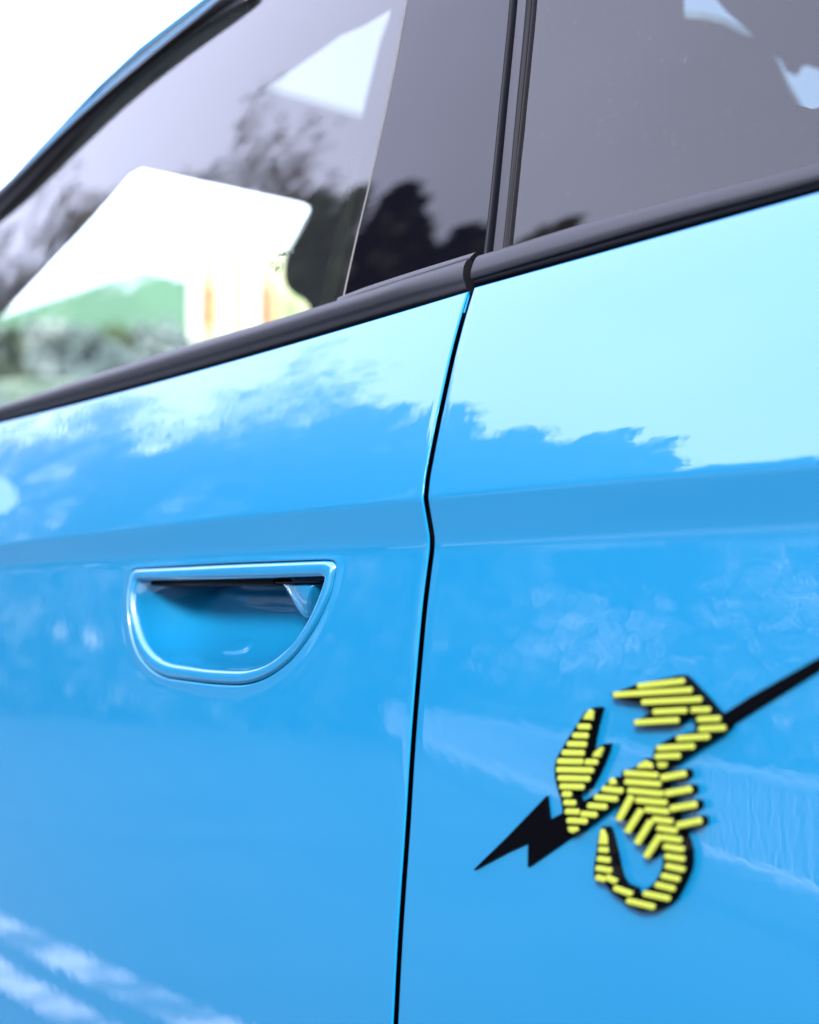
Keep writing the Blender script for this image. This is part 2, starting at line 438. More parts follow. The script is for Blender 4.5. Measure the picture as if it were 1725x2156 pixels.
# rear belt trim: flat face over a dark lower lip
strip('belt_trim', [(996, 590), (1200, 530), (1400, 472), (1725, 386), (2100, 280)], [(1011, 536), (1200, 478), (1400, 424), (1725, 341), (2100, 240)],
      Yglass, .0075, .0055, prof([(-.03, -.012), (-.01, -.001), (.05, .0018), (.25, .0030), (.7, .0026), (.93, .0008), (1.0, -.0022), (1.02, -.01)]), M['trim'], 400)
strip('trim_lip', [(1001, 602), (1200, 548), (1400, 492), (1725, 402), (2100, 298)], [(1003, 585), (1200, 528), (1400, 470), (1725, 384), (2100, 278)],
      Yglass, .006, .006, prof([(0, -.012), (.02, -.002), (.3, .0012), (.75, .0006), (1, -.004)]), M['rubber'], 100)
# ---- glass and pillar panels (polygons lying in the glass surface)
def sheet(name, poly, F_, off, mat, parent=car, th=.003, cell=.02, inset=0, closed_smooth=False):
    P = [on(a, b_, F_, off) for a, b_ in poly]
    return sheet3(name, [(p.x, p.z) for p in P], F_, off, mat, parent, th, cell)
def sheet3(name, P2, F_, off, mat, parent=car, th=.003, cell=.02, dy=0):
    """outline (x,z) filled with a grid that follows the surface; real thickness"""
    bm = bmesh.new()
    vs = [bm.verts.new((x, 0, z)) for x, z in P2]
    for t in geometry.tessellate_polygon([[Vector((x, z, 0)) for x, z in P2]]):
        try: bm.faces.new([vs[i] for i in t])
        except ValueError: pass
    bmesh.ops.recalc_face_normals(bm, faces=bm.faces)
    xs = [p[0] for p in P2]; zs = [p[1] for p in P2]
    x = min(xs) + cell
    while x < max(xs):
        bmesh.ops.bisect_plane(bm, geom=bm.verts[:] + bm.edges[:] + bm.faces[:], plane_co=(x, 0, 0), plane_no=(1, 0, 0)); x += cell
    z = min(zs) + cell
    while z < max(zs):
        bmesh.ops.bisect_plane(bm, geom=bm.verts[:] + bm.edges[:] + bm.faces[:], plane_co=(0, 0, z), plane_no=(0, 0, 1)); z += cell
    bmesh.ops.remove_doubles(bm, verts=bm.verts, dist=1e-6)
    if th > 0:
        r = bmesh.ops.extrude_face_region(bm, geom=bm.faces[:])
        back = [g for g in r['geom'] if isinstance(g, bmesh.types.BMVert)]
        for v in back: v.co.y = th
    for v in bm.verts: v.co.y += F_(v.co.x, v.co.z) - off + dy
    bmesh.ops.recalc_face_normals(bm, faces=bm.faces)
    me = bpy.data.meshes.new(name); 
    bm.normal_update()
    big = [f for f in bm.faces if f.normal.y < -.3]
    if th == 0:
        bm.normal_update(); bad = [f for f in bm.faces if f.normal.y > 0]
        if bad: bmesh.ops.reverse_faces(bm, faces=bad)
    bm.to_mesh(me); bm.free(); me.materials.append(mat)
    for p in me.polygons: p.use_smooth = abs(p.normal.y) > .4
    if th == 0:                          # shade with the true surface normal
        e = 1e-3; nn = []
        for v in me.vertices:
            x_, z_ = v.co.x, v.co.z
            nn.append(Vector(((F_(x_ + e, z_) - F_(x_ - e, z_)) / (2 * e), -1, (F_(x_, z_ + e) - F_(x_, z_ - e)) / (2 * e))).normalized())
        me.normals_split_custom_set_from_vertices(nn)
    return link(bpy.data.objects.new(name, me), parent)

def proj(P):
    d = P - CAM; k = d.dot(FWD); return (CX + FPX * d.dot(RIGHT) / k, CY - FPX * d.dot(UP) / k)
def side(x, z): return proj(Vector((x, Yglass(x, z), z)))
ROOF = [(-420, 760), (-300, 655), (-150, 518), (0, 392), (60, 336), (130, 268), (215, 189), (330, 92), (440, 5)] + [side(x, z) for x, z in ((-.33, 1.315), (-.2, 1.335), (0, 1.348), (.2, 1.35), (.45, 1.345))]
ROOFI = [(-420, 815), (-300, 705), (-150, 568), (0, 446), (100, 344), (200, 240), (300, 151), (430, 54), (525, 0)] + [side(x, z) for x, z in ((-.33, 1.290), (-.2, 1.308), (0, 1.320), (.2, 1.322), (.45, 1.318))]
gp = [(-430, 860), (-200, 925), (0, 882), (400, 772), (700, 672), (727, 645)]
glassF = gp + [(732, 620), (755, 520), (800, 330), (840, 140), (867, -10), (890, -120), side(-.11, 1.312), side(-.2, 1.306), side(-.33, 1.286), (525, -18), (430, 36), (300, 134), (200, 224), (100, 328), (0, 430), (-150, 552), (-300, 690), (-430, 810)]
fg = sheet('front_window', glassF, Yglass, 0, M['glass'], th=0, cell=.03)
rg = sheet('rear_window', [(1066, 540), (1100, -30), side(-.09, 1.318), side(.2, 1.318), side(.42, 1.316), (2150, 262), (1725, 372), (1400, 462), (1066, 560)], Yglass, 0, M['privacy'], th=0, cell=.03)
# gloss black pillar panel, bright glass edge line beside it
pil = sheet('pillar_panel', [(722, 640), (748, 520), (793, 330), (833, 140), (858, 0), (882, -120), side(-.114, 1.312), side(-.02, 1.316), (1101, -200), (1086, 0), (1063, 250), (1035, 500), (1026, 545)], Yglass, .0004, M['gloss'], th=0, cell=.015)
m, t_, b = principled('glass_edge', (.07, .07, .075), .6, spec=.1); M['gedge'] = m
strip('glass_edge', [(718.5, 640), (745, 520), (790, 330), (830, 140), (855, 0), (890, -190)], [(721, 640), (747.5, 520), (792.5, 330), (832.5, 140), (857.5, 0), (892.5, -190)], Yglass, .0005, .0005,
      [(0, -.001), (0, .0002), (1, .0002), (1, -.001)], M['gedge'], 60)
# strips of the B pillar: edge bead, black groove, satin centre strip, bead
def vstrip(name, l, r, off, pr, mat): strip(name, l, r, Yglass, off, off, prof(pr, 3), mat, 60)
vstrip('pillar_seal', [(1022, 545), (1036, 420), (1055, 230), (1077, 0), (1094, -230)], [(1030, 543), (1044, 420), (1063, 230), (1086, 0), (1103, -230)], .001, [(0, -.003), (.05, .001), (.5, .0028), (.95, .001), (1, -.004)], M['rubber'])
vstrip('pillar_groove', [(1028, 543), (1042, 420), (1061, 230), (1084, 0), (1101, -230)], [(1042, 540), (1056, 420), (1074, 230), (1095, 0), (1112, -230)], -.004, [(0, 0), (.5, -.001), (1, 0)], M['gap'])
vstrip('pillar_strip', [(1038, 541), (1051, 420), (1069, 230), (1091, 0), (1108, -230)], [(1066, 535), (1078, 420), (1095, 230), (1116, 0), (1132, -230)], .001, [(0, -.005), (.03, 0), (.08, .0008), (.92, .0008), (.97, 0), (1, -.004)], M['seal'])
vstrip('pillar_seal', [(1060, 535), (1072, 420), (1089, 230), (1110, 0), (1127, -230)], [(1073, 530), (1084, 420), (1104, 230), (1127, 0), (1144, -230)], .001, [(0, -.003), (.1, .0012), (.35, .0018), (.6, .0002), (.85, .0008), (1, -.003)], M['rubber'])

sheet('trim_gap', [(970, 625), (1012, 612), (1030, 520), (985, 535)], Yglass, .0, M['gap'], th=.004, cell=.03)
# ---- roof side: blue rail, satin drip moulding
def off2(pts, dx, dy): return [(a + dx, b_ + dy) for a, b_ in pts]
strip('window_surround', ROOFI, [(a + 5, b_ + 5) for a, b_ in ROOF], Yglass, .004, .010, prof([(-.05, -.012), (0, -.001), (.15, .0008), (.32, -.001), (.45, .002), (.62, .0045), (.8, .004), (.95, .001), (1.02, -.004)]), M['trim'], 200)
strip('roof_rail', [(a + 5, b_ + 5) for a, b_ in ROOF], [(a - 0, b_ - 0) for a, b_ in ROOF], Yglass, .006, .004, prof([(-.1, -.004), (.1, .0), (.5, .0005), (.9, -.006), (1.0, -.02)]), M['paint'], 200)

# ------------------------------------------------------------------ door handle
handle = bpy.data.objects.new('door_handle', None); link(handle, car)
N = len(OUTC)
RP = [(0.02, -.010), (0.02, -.0012), (.05, .0001), (.12, .0011), (.28, .0019), (.5, .0021), (.72, .0017), (.88, .0005), (.96, -.0014), (1.0, -.005)]
RP = prof(RP, 3); vs = []; fs = []
for i in range(N):
    o, n_ = OUTC[i], INNC[i]
    for (u, h) in RP:
        p = o.lerp(n_, u); q = Ydoor(p.x, p.y); vs.append((p.x, q - h, p.y))
k_ = len(RP)
for i in range(N):
    for k in range(k_ - 1):
        a = i * k_ + k; b_ = ((i + 1) % N) * k_ + k; fs.append([a, b_, b_ + 1, a + 1])
def fix_out(o):
    bm = bmesh.new(); bm.from_mesh(o.data); bmesh.ops.recalc_face_normals(bm, faces=bm.faces)
    if sum(f.normal.y * f.calc_area() for f in bm.faces) > 0: bmesh.ops.reverse_faces(bm, faces=bm.faces)
    bm.to_mesh(o.data); bm.free(); return o
fix_out(mesh_obj('handle_bezel', vs, fs, M['paint'], handle))
# cup: deep under the top edge, floor sweeping up to the bottom edge
zi0, zi1 = min(p.y for p in INNC), max(p.y for p in INNC); xi0, xi1 = min(p.x for p in INNC), max(p.x for p in INNC)
def cup(k, p):
    tz = (p.y - zi0) / (zi1 - zi0); tx = (p.x - xi0) / (xi1 - xi0)
    cx = xi0 + (xi1 - xi0) * (.5 + (tx - .5) * .74); cz = zi0 + (zi1 - zi0) * (.90 + .16 * (tz - .5) * 2 * .5)
    s = k
    x = p.x + (cx - p.x) * (s ** 1.7)
    z = p.y + (cz - p.y) * (s ** 1.35) + (.012 * s if tz > .75 else 0)
    d = .005 + (.040 + .016 * max(0, tz - .3)) * (1 - (1 - s) ** 1.9)
    return Vector((x, Ydoor(p.x, p.y) + d, z))
vs = []; fs = []; K = 22
for i in range(N):
    p = INNC[i]
    for k in range(K + 1): vs.append(cup(k / K, p))
for i in range(N):
    for k in range(K):
        a = i * (K + 1) + k; b_ = ((i + 1) % N) * (K + 1) + k; fs.append([a, a + 1, b_ + 1, b_])
cen = len(vs); 
last = [vs[i * (K + 1) + K] for i in range(N)]
vs.append(sum(last, Vector()) / N + Vector((0, .001, 0)))
for i in range(N): fs.append([i * (K + 1) + K, cen, ((i + 1) % N) * (K + 1) + K])
cupo = mesh_obj('handle_cup', vs, fs, M['paint'], handle)
bm = bmesh.new(); bm.from_mesh(cupo.data); bmesh.ops.recalc_face_normals(bm, faces=bm.faces)
if sum(f.normal.y * f.calc_area() for f in bm.faces) > 0: bmesh.ops.reverse_faces(bm, faces=bm.faces)
bm.to_mesh(cupo.data); bm.free()
# black strip put in as the slot's shade behind the upper edge
Yslot = lambda x, z: Ydoor(x, z) + .012
strip('slot_shade', [(318, 1233), (400, 1230), (500, 1230), (578, 1231)], [(318, 1222), (400, 1214), (500, 1212), (578, 1212)], Yslot, 0, 0, [(0, -.02), (0, 0), (.1, .001), (1, .001), (1, -.01)], M['gap'], 30, parent=handle)
# paddle: rounded quarter piece at the rear upper corner
pad_keys = [(1122, 322), (1430, 318), (1418, 365), (1385, 450), (1345, 535), (1322, 574), (1290, 573), (1262, 556), (1222, 505), (1185, 440), (1150, 375)]
P = [on(*hz(p), Ydoor, -.012) for p in pad_keys]
PC = catmull([(p.x, p.z, 0) for p in P], 6, True); pc = sum(PC, Vector()) / len(PC)
pc = Vector((max(p.x for p in PC) - .004, max(p.y for p in PC) - .004, 0))
vs = []; fs = []; R_ = 10
for p in PC:
    for k in range(R_ + 1):
        t = k / R_; q = pc.lerp(p, t)
        vs.append((q.x, Ydoor(q.x, q.y) + .0055 + .011 * t ** 2.2 + (.0 if k < R_ else .012), q.y))
for i in range(len(PC)):
    for k in range(R_):
        a = i * (R_ + 1) + k; b_ = ((i + 1) % len(PC)) * (R_ + 1) + k; fs.append([a, a + 1, b_ + 1, b_])
fix_out(mesh_obj('handle_paddle', vs, fs, M['paint'], handle))
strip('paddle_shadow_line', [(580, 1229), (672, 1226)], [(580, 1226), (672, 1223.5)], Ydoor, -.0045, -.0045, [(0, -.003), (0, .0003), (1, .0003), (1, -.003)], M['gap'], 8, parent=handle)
# lock cover: small rounded lozenge in the cup floor, ringed by a shallow groove
from mathutils.bvhtree import BVHTree
bm = bmesh.new(); bm.from_mesh(cupo.data); bvh = BVHTree.FromBMesh(bm); bm.free()
def lock_ring(keys):
    out = []
    for q in catmull([(a, b_, 0) for a, b_ in keys], 6, True):
        r = ray(*hz((q.x, q.y))).normalized(); hit = bvh.ray_cast(CAM, r)
        if hit[0]: out.append((hit[0], hit[1]))
    return out
def lozenge(name, keys, h0, mat):
    cxk = sum(k[0] for k in keys) / len(keys); cyk = sum(k[1] for k in keys) / len(keys); lev = []
    for f_, h in ((1.0, -.0008), (.985, h0), (.9, h0), (.6, h0), (.3, h0)):
        L_ = lock_ring([(cxk + (a - cxk) * f_, cyk + (b_ - cyk) * f_) for a, b_ in keys])
        lev.append([p + (n if n.y < 0 else -n) * h for p, n in L_])
    m_ = min(len(l) for l in lev); vs = [p for l in lev for p in l[:m_]]; fs = []
    for k in range(len(lev) - 1):
        for i in range(m_): j = (i + 1) % m_; fs.append([k * m_ + i, k * m_ + j, (k + 1) * m_ + j, (k + 1) * m_ + i])
    fs.append([(len(lev) - 1) * m_ + i for i in range(m_)])
    return fix_out(mesh_obj(name, vs, fs, mat, handle))
lozenge('lock_cover', [(790, 772), (830, 740), (880, 712), (940, 700), (966, 708), (955, 735), (920, 763), (880, 774), (830, 777)], .00025, M['paint'])
lozenge('lock_groove', [(776, 776), (822, 735), (876, 700), (946, 689), (982, 700), (968, 740), (928, 774), (882, 785), (826, 788)], .0001, M['paint'])

# ------------------------------------------------------------------ badge on the rear door
def ez(p): return (966 + p[0] * .34, 1380 + p[1] * .34)
badge = bpy.data.objects.new('badge', None); link(badge, car)
NRM = Vector((0, -1, 0))
def plate(name, poly, top, mat, base=0.0, bevel=.0004, label=None):
    P = [on(*ez(p), Ydoor, top) for p in poly]
    area = sum(P[i - 1].x * P[i].z - P[i].x * P[i - 1].z for i in range(len(P)))
    if area < 0: P = P[::-1]
    n = len(P); vs = []; fs = []
    c = sum(P, Vector()) / n
    # top loop inset a touch for a softened edge
    ins = []
    for i in range(n):
        a, b_, d = P[i - 1], P[i], P[(i + 1) % n]
        e1 = (b_ - a); e2 = (d - b_); e1.y = 0; e2.y = 0
        nn = Vector((-e1.z, 0, e1.x)).normalized() + Vector((-e2.z, 0, e2.x)).normalized()
        ins.append(b_ + (nn.normalized() * bevel if nn.length > .1 else Vector()))
    for p in P: vs.append((p.x, Ydoor(p.x, p.z) - base + .002 * (base == 0), p.z))
    for p in P: vs.append((p.x, Ydoor(p.x, p.z) - top + bevel, p.z))
    for p in ins: vs.append((p.x, Ydoor(p.x, p.z) - top, p.z))
    for k in (0, 1):
        for i in range(n): j = (i + 1) % n; fs.append([k * n + i, k * n + j, (k + 1) * n + j, (k + 1) * n + i])
    tri = geometry.tessellate_polygon([[Vector((p.x, p.z, 0)) for p in ins]])
    for t in tri: fs.append([2 * n + t[0], 2 * n + t[1], 2 * n + t[2]])
    o = mesh_obj(name, vs, fs, mat, badge, smooth=False)
    return fix_out(o)
def capsule(x1_, y1_, x2_, y2_, hw, squash=.7, n=5, ll=None):
    """outline of a bar with rounded ends; x1..x2 are the extreme ends"""
    d = Vector((x2_ - x1_, y2_ - y1_)); L_ = d.length; d.normalize(); s = Vector((-d.y, d.x)); r = min(hw * squash, L_ * .45); out = []
    a = Vector((x1_, y1_)) + d * r; b_ = Vector((x2_, y2_)) - d * r
    for i in range(n + 1):
        t = -pi / 2 + pi * i / n; out.append(b_ + d * (cos(t) * r) + s * (sin(t) * hw))
    for i in range(n + 1):
        t = pi / 2 + pi * i / n; out.append(a + d * (cos(t) * r) + s * (sin(t) * hw))
    return [(p.x, p.y) for p in out]
TOPB, TOPY = .0058, .0070
def chain(bars, m=9, t=0):               # black backing that follows a run of bars
    Lp = []; Rp = []
    for (a, b_, c, d) in bars:
        Lp.append((a - m, b_)); Rp.append((c + m, d))
    a, b_, c, d = bars[0]; e, f, g, h = bars[-1]
    up = -1 if b_ < f else 1
    poly = Lp + [(e, f - up * 28), (g, h - up * 28)] + Rp[::-1] + [(c, d + up * 28), (a, b_ + up * 28)]
    plate('backing_plate', poly, TOPB + t, M['eblack'])
armA = [(778, 378, 826, 366), (730, 442, 808, 444), (698, 497, 795, 499), (665, 550, 785, 553), (632, 603, 772, 607), (603, 657, 764, 660), (598, 709, 828, 714), (606, 761, 806, 767), (618, 813, 770, 817)]
armA2 = [(633, 860, 692, 864), (643, 912, 717, 917), (652, 967, 740, 972), (663, 1024, 790, 1030), (672, 1078, 734, 1080)]
fing = [(826, 614, 886, 594), (775, 662, 853, 662)]
fore = [(928, 780, 968, 786), (880, 828, 1010, 842), (833, 880, 978, 892), (790, 932, 912, 940), (748, 983, 850, 990)]
clawB = [(1100, 192, 1390, 160), (950, 246, 1438, 216), (1125, 292, 1497, 274)]
clawB2 = [(1195, 352, 1407, 342), (1080, 418, 1357, 402)]
tailB = [(1430, 340, 1550, 338), (1468, 398, 1612, 394), (1478, 458, 1644, 450), (1342, 517, 1547, 504), (1218, 577, 1454, 564), (1208, 629, 1366, 622), (1226, 683, 1284, 680)]
body = [(1095, 688, 1195, 682), (1017, 730, 1228, 745), (1020, 783, 1243, 800), (1038, 838, 1262, 860), (1088, 898, 1282, 915), (1143, 955, 1297, 972), (1188, 1015, 1320, 1032), (1220, 1070, 1347, 1090),
        (1246, 1128, 1374, 1148), (1260, 1185, 1390, 1205), (1268, 1245, 1394, 1265), (1272, 1305, 1392, 1330), (1246, 1365, 1364, 1390), (1210, 1420, 1334, 1450), (1135, 1475, 1303, 1510), (1032, 1520, 1210, 1562)]
tail2 = [(952, 1440, 1068, 1482), (905, 1372, 972, 1406)]
sting = [(866, 1148, 912, 1152), (857, 1203, 922, 1210), (850, 1260, 934, 1272), (842, 1318, 944, 1336), (840, 1374, 905, 1392)]
legR = [(1245, 762, 1398, 733), (1272, 858, 1432, 830), (1302, 952, 1464, 924), (1342, 1056, 1494, 1024)]
legL = [(1066, 872, 982, 1024), (1126, 955, 1034, 1100), (1186, 1025, 1094, 1172), (1244, 1115, 1150, 1254)]
def polyplate(p, t): plate('backing_plate', p, TOPB + t, M['eblack'])
polyplate([(838, 320), (852, 328), (838, 380), (822, 444), (806, 520), (792, 600), (786, 640), (820, 590), (900, 548), (893, 590), (865, 665), (840, 720), (815, 772), (778, 832), (705, 838), (706, 868), (728, 915), (745, 960), (765, 990),
           (795, 1040), (742, 1094), (712, 1104), (662, 1090), (650, 1030), (640, 970), (628, 890), (606, 820), (592, 760), (588, 700), (600, 640), (640, 570), (690, 488), (740, 410), (775, 352)], 0)
polyplate([(975, 752), (1000, 790), (1022, 846), (985, 900), (910, 955), (850, 1005), (790, 1046), (735, 1075), (735, 985), (790, 920), (860, 850), (920, 780)], .00008)
polyplate([(1360, 122), (1395, 150), (1450, 208), (1510, 270), (1560, 330), (1620, 392), (1658, 448), (1560, 520), (1466, 572), (1380, 632), (1290, 696), (1215, 690), (1198, 630), (1210, 568), (1330, 500), (1460, 468), (1460, 400), (1420, 352),
           (1372, 412), (1290, 436), (1085, 436), (1068, 418), (1190, 352), (1120, 292), (960, 268), (935, 240), (1095, 180)], .00016)
polyplate([(1150, 640), (1205, 680), (1240, 745), (1262, 830), (1292, 910), (1330, 1010), (1362, 1090), (1388, 1150), (1404, 1205), (1406, 1290), (1396, 1340), (1372, 1400), (1340, 1462), (1306, 1524), (1215, 1580), (1130, 1588), (1030, 1545), (1018, 1512),
           (1060, 1490), (1130, 1470), (1205, 1412), (1240, 1356), (1262, 1290), (1252, 1190), (1236, 1130), (1205, 1080), (1175, 1025), (1130, 962), (1075, 900), (1024, 846), (1006, 780), (1006, 718), (1085, 695)], .00024)
polyplate([(1072, 1450), (1075, 1500), (1030, 1530), (945, 1470), (900, 1412), (862, 1408), (832, 1380), (834, 1310), (846, 1230), (860, 1120), (885, 1062), (905, 1090), (920, 1150), (940, 1230), (955, 1310), (975, 1380), (1000, 1420)], .00032)
for a in legR + legL: polyplate(capsule(*a, 30, .5), .0004)
# lightning bolt behind the scorpion
plate('lightning_bolt', [(88, 1330), (300, 1120), (538, 872), (556, 1020), (660, 965), (900, 830), (1200, 660), (1400, 520), (1520, 430), (1620, 372), (1800, 255), (2300, -28), (2300, 48), (1860, 324), (1640, 462), (1440, 600), (1290, 700), (1080, 850),
                          (960, 935), (850, 1010), (720, 1108), (425, 1312), (427, 1160), (300, 1218)], .0022, M['eblack'])
def bar(shape, hw=18.5, sq=.6):
    P = capsule(*shape, hw, sq); plate('bar', P, TOPY, M['eyellow'], base=TOPB - .0002, bevel=.0005)
for run in (armA[1:], armA2[:-1], fing[1:], fore[1:], clawB, clawB2, tailB[:-1], body[1:], tail2, sting[1:]):
    for s_ in run: bar(s_)
for s_ in legR + legL: bar(s_, 21, .4)
for tri_ in ([(765, 398), (822, 400), (830, 345), (805, 335), (780, 362)], [(822, 628), (868, 632), (890, 578), (878, 568), (835, 598)], [(672, 1062), (728, 1062), (734, 1085), (705, 1104), (678, 1094)],
             [(928, 806), (970, 798), (962, 770), (945, 758), (928, 772)], [(1225, 664), (1284, 664), (1280, 692), (1252, 702), (1230, 694)], [(1098, 700), (1196, 700), (1190, 672), (1150, 652), (1110, 672)],
             [(862, 1172), (914, 1172), (908, 1120), (890, 1076), (874, 1082), (866, 1125)]):
    plate('bar', tri_, TOPY, M['eyellow'], base=TOPB - .0002, bevel=.0005)

# ------------------------------------------------------------------ marking printed on the front window
m, t_, b = principled('glass_print', (.01, .02, .012), .6); M['print'] = m
def glass_pt(px, py): return on(px, py, Yglass, .0006)
def marking(name, pieces, parent=fg):
    bm = bmesh.new()
    for P in pieces:
        vv = [bm.verts.new(glass_pt(*p)) for p in P]; bm.faces.new(vv)
    r = bmesh.ops.extrude_face_region(bm, geom=bm.faces[:])
    for v in r['geom']:
        if isinstance(v, bmesh.types.BMVert): v.co.y += .0003
    return bm_obj(name, bm, M['print'], parent)
def text_pieces(body_, org, ux, uz):
    cu = bpy.data.curves.new('t', 'FONT'); cu.body = body_; cu.size = 1; cu.offset = .045; o = bpy.data.objects.new('t', cu); COL.objects.link(o)
    dg = bpy.context.evaluated_depsgraph_get(); me = bpy.data.meshes.new_from_object(o.evaluated_get(dg)); out = []
    for p in me.polygons:
        out.append([(org[0] + me.vertices[i].co.x * ux[0] + me.vertices[i].co.y * uz[0], org[1] + me.vertices[i].co.x * ux[1] + me.vertices[i].co.y * uz[1]) for i in p.vertices])
    bpy.data.objects.remove(o); bpy.data.curves.remove(cu); bpy.data.meshes.remove(me)
    return out
marking('lettering', text_pieces('NOR', (584.5, 542), (15.5, -4.2), (3.5, -12)))
marking('lettering', text_pieces('E1', (580, 570), (9, -2.6), (3.2, -12)))
circ = []
for i in range(28):
    a, b_ = 2 * pi * i / 28, 2 * pi * (i + 1) / 28
    f_ = lambda t, r: (587 + r * cos(t) * 8.2 + 1.2 * sin(t), 562 - r * sin(t) * 13 - r * cos(t) * 3)
    circ.append([f_(a, 1), f_(b_, 1), f_(b_, .9), f_(a, .9)])
marking('mark_ring', circ)
star = []
for i in range(6):
    a = 2 * pi * i / 6; q = (573.5 + cos(a) * 3.4, 558 - sin(a) * 5.5)
    star.append([(q[0] - 1.5, q[1]), (q[0], q[1] + 2), (q[0] + 1.5, q[1]), (q[0], q[1] - 2)])
marking('flower_mark', star)

# ------------------------------------------------------------------ cabin
ROOFZ = 1.42
def on_plane(px, py, co, no):
    r = ray(px, py); return CAM + r * ((Vector(co) - CAM).dot(no) / r.dot(no))
def panel_with_holes(name, outer, holes, mat, thick, parent=car):
    """outer and holes: 3D points on one plane; thick: vector"""
    polys = [outer] + holes; flatv = [Vector(p) for P in polys for p in P]
    n = (Vector(outer[1]) - Vector(outer[0])).cross(Vector(outer[2]) - Vector(outer[1])).normalized()
    ax = (Vector(outer[1]) - Vector(outer[0])).normalized(); ay = n.cross(ax)
    tri = geometry.tessellate_polygon([[Vector((Vector(p).dot(ax), Vector(p).dot(ay), 0)) for p in P] for P in polys])
    vs = flatv + [v + thick for v in flatv]; N_ = len(flatv); fs = [list(t) for t in tri] + [[N_ + i for i in t][::-1] for t in tri]
    k = 0
    for P in polys:
        m_ = len(P)
        for i in range(m_): j = (i + 1) % m_; fs.append([k + i, k + j, N_ + k + j, N_ + k + i])
        k += m_
    o = mesh_obj(name, vs, fs, mat, parent, smooth=False)
    bm = bmesh.new(); bm.from_mesh(o.data); bmesh.ops.recalc_face_normals(bm, faces=bm.faces); bm.to_mesh(o.data); bm.free()
    return o
cabin = bpy.data.objects.new('cabin', None); link(cabin, car)
RN = Vector((0, 0, 1)); RC = (0, 0, ROOFZ)
rp = lambda P: [on_plane(a, b_, RC, RN) for a, b_ in P]
ROOFP = sorted([(p.x, p.z, p.y) for p in (on(a, b_, Yglass) for a, b_ in ROOFI)])
_zr = [(p[0], p[1]) for p in ROOFP]; _yr = [(p[0], p[2]) for p in ROOFP]
def Zr(x): return interp(_zr, x) + .004
def on_roof(px, py, zo=0):
    r = ray(px, py); lo, hi = .9, 6.0
    for _ in range(60):
        t = (lo + hi) / 2; q = CAM + r * t
        if q.y < .02 or q.z < Zr(q.x) + zo: lo = t
        else: hi = t
    return CAM + r * lo
def roof_sheet(name, outer, holes, zo, th, mat, parent):
    polys = [outer] + holes; bm = bmesh.new(); fl = [p for P in polys for p in P]
    vv = [bm.verts.new((p[0], p[1], 0)) for p in fl]
    for t in geometry.tessellate_polygon([[Vector((p[0], p[1], 0)) for p in P] for P in polys]):
        try: bm.faces.new([vv[i] for i in t])
        except ValueError: pass
    x = -2.0
    while x < 1.7:
        bmesh.ops.bisect_plane(bm, geom=bm.verts[:] + bm.edges[:] + bm.faces[:], plane_co=(x, 0, 0), plane_no=(1, 0, 0)); x += .03
    if th > 0:
        r = bmesh.ops.extrude_face_region(bm, geom=bm.faces[:])
        for g in r['geom']:
            if isinstance(g, bmesh.types.BMVert): g.co.z = th
    for v in bm.verts: v.co.z += Zr(v.co.x) + zo
    return bm_obj(name, bm, mat, parent)
rp = lambda P, zo=0: [(q.x, q.y) for q in (on_roof(a, b_, zo) for a, b_ in P)]
hole1 = rp([(555, 190), (762, 250), (825, 18)])
hole2 = rp([(1440, -60), (1441, 38), (1480, 40), (1520, 50), (1565, 72), (1600, 86), (1570, 60), (1530, 25), (1500, -12), (1470, -60)])
hole3 = rp([(1620, 108), (1640, 140), (1660, 185), (1690, 235), (1712, 262), (1800, 300), (1800, 180), (1735, 150), (1700, 138), (1690, 140), (1678, 160), (1655, 150), (1645, 128)])
screen = [(300, 355), (420, 381), (560, 411), (636, 428), (650, 435), (655, 446), (648, 462), (625, 500), (606, 532), (599, 556), (598, 585), (604, 605), (620, 622), (638, 630), (650, 645), (660, 690),
          (400, 800), (200, 850), (0, 910), (-80, 900), (-80, 760), (0, 668), (90, 572), (190, 465), (255, 392), (275, 368)]
sp = rp(screen)
ymax = 1.55; roof = bpy.data.objects.new('roof', None); link(roof, car)
sp2 = rp([(306, 330)] + screen[1:8] + screen[8:-3] + [(190, 440), (255, 365), (280, 340)], .014)
sunroof = [(-.56, .20), (.06, .20), (.06, 1.0), (-.56, 1.0)]
xmin = min(p[0] for p in sp + sp2) - .08
near = [(x, interp(_yr, x)) for x in [xmin + (1.3 - xmin) * i / 30 for i in range(31)]]
outer = near + [(1.3, 2.6), (xmin, 2.6)]
roof_sheet('roof_skin', outer, [sunroof, sp2], .014, .004, M['paint'], roof)
M['roofpane'] = glass('tinted_roof_pane', (.155, .175, .175), 1.07)
roof_sheet('sunroof_glass', [(-.56, .20), (-.291, .20), (-.291, 1.0), (-.56, 1.0)], [], .016, 0, M['roofpane'], roof)
roof_sheet('sunroof_glass', [(-.288, .20), (.06, .20), (.06, 1.0), (-.288, 1.0)], [], .016, 0, M['clearpane'], roof)
roof_sheet('headliner', outer, [hole1, hole2, hole3, sp], 0, .006, M['liner'], roof)
roof_sheet('windscreen', sp2, [], .012, 0, M['clearpane'], roof)
box_obj('rear_bulkhead', (1.27, 1.3, .16, 2.6, .4, Zr(1.25)), M['cabin'], cabin)
box_obj('cabin_floor', (-1.5, 1.6, .10, 1.5, .42, .45), M['cabin'], cabin)
db = bmesh.new(); box(db, -1.55, -.95, .12, 1.5, .62, .90); bmesh.ops.bevel(db, geom=db.edges[:], offset=.05, segments=4, affect='EDGES')
bm_obj('dashboard', db, M['cabin'], cabin, True)
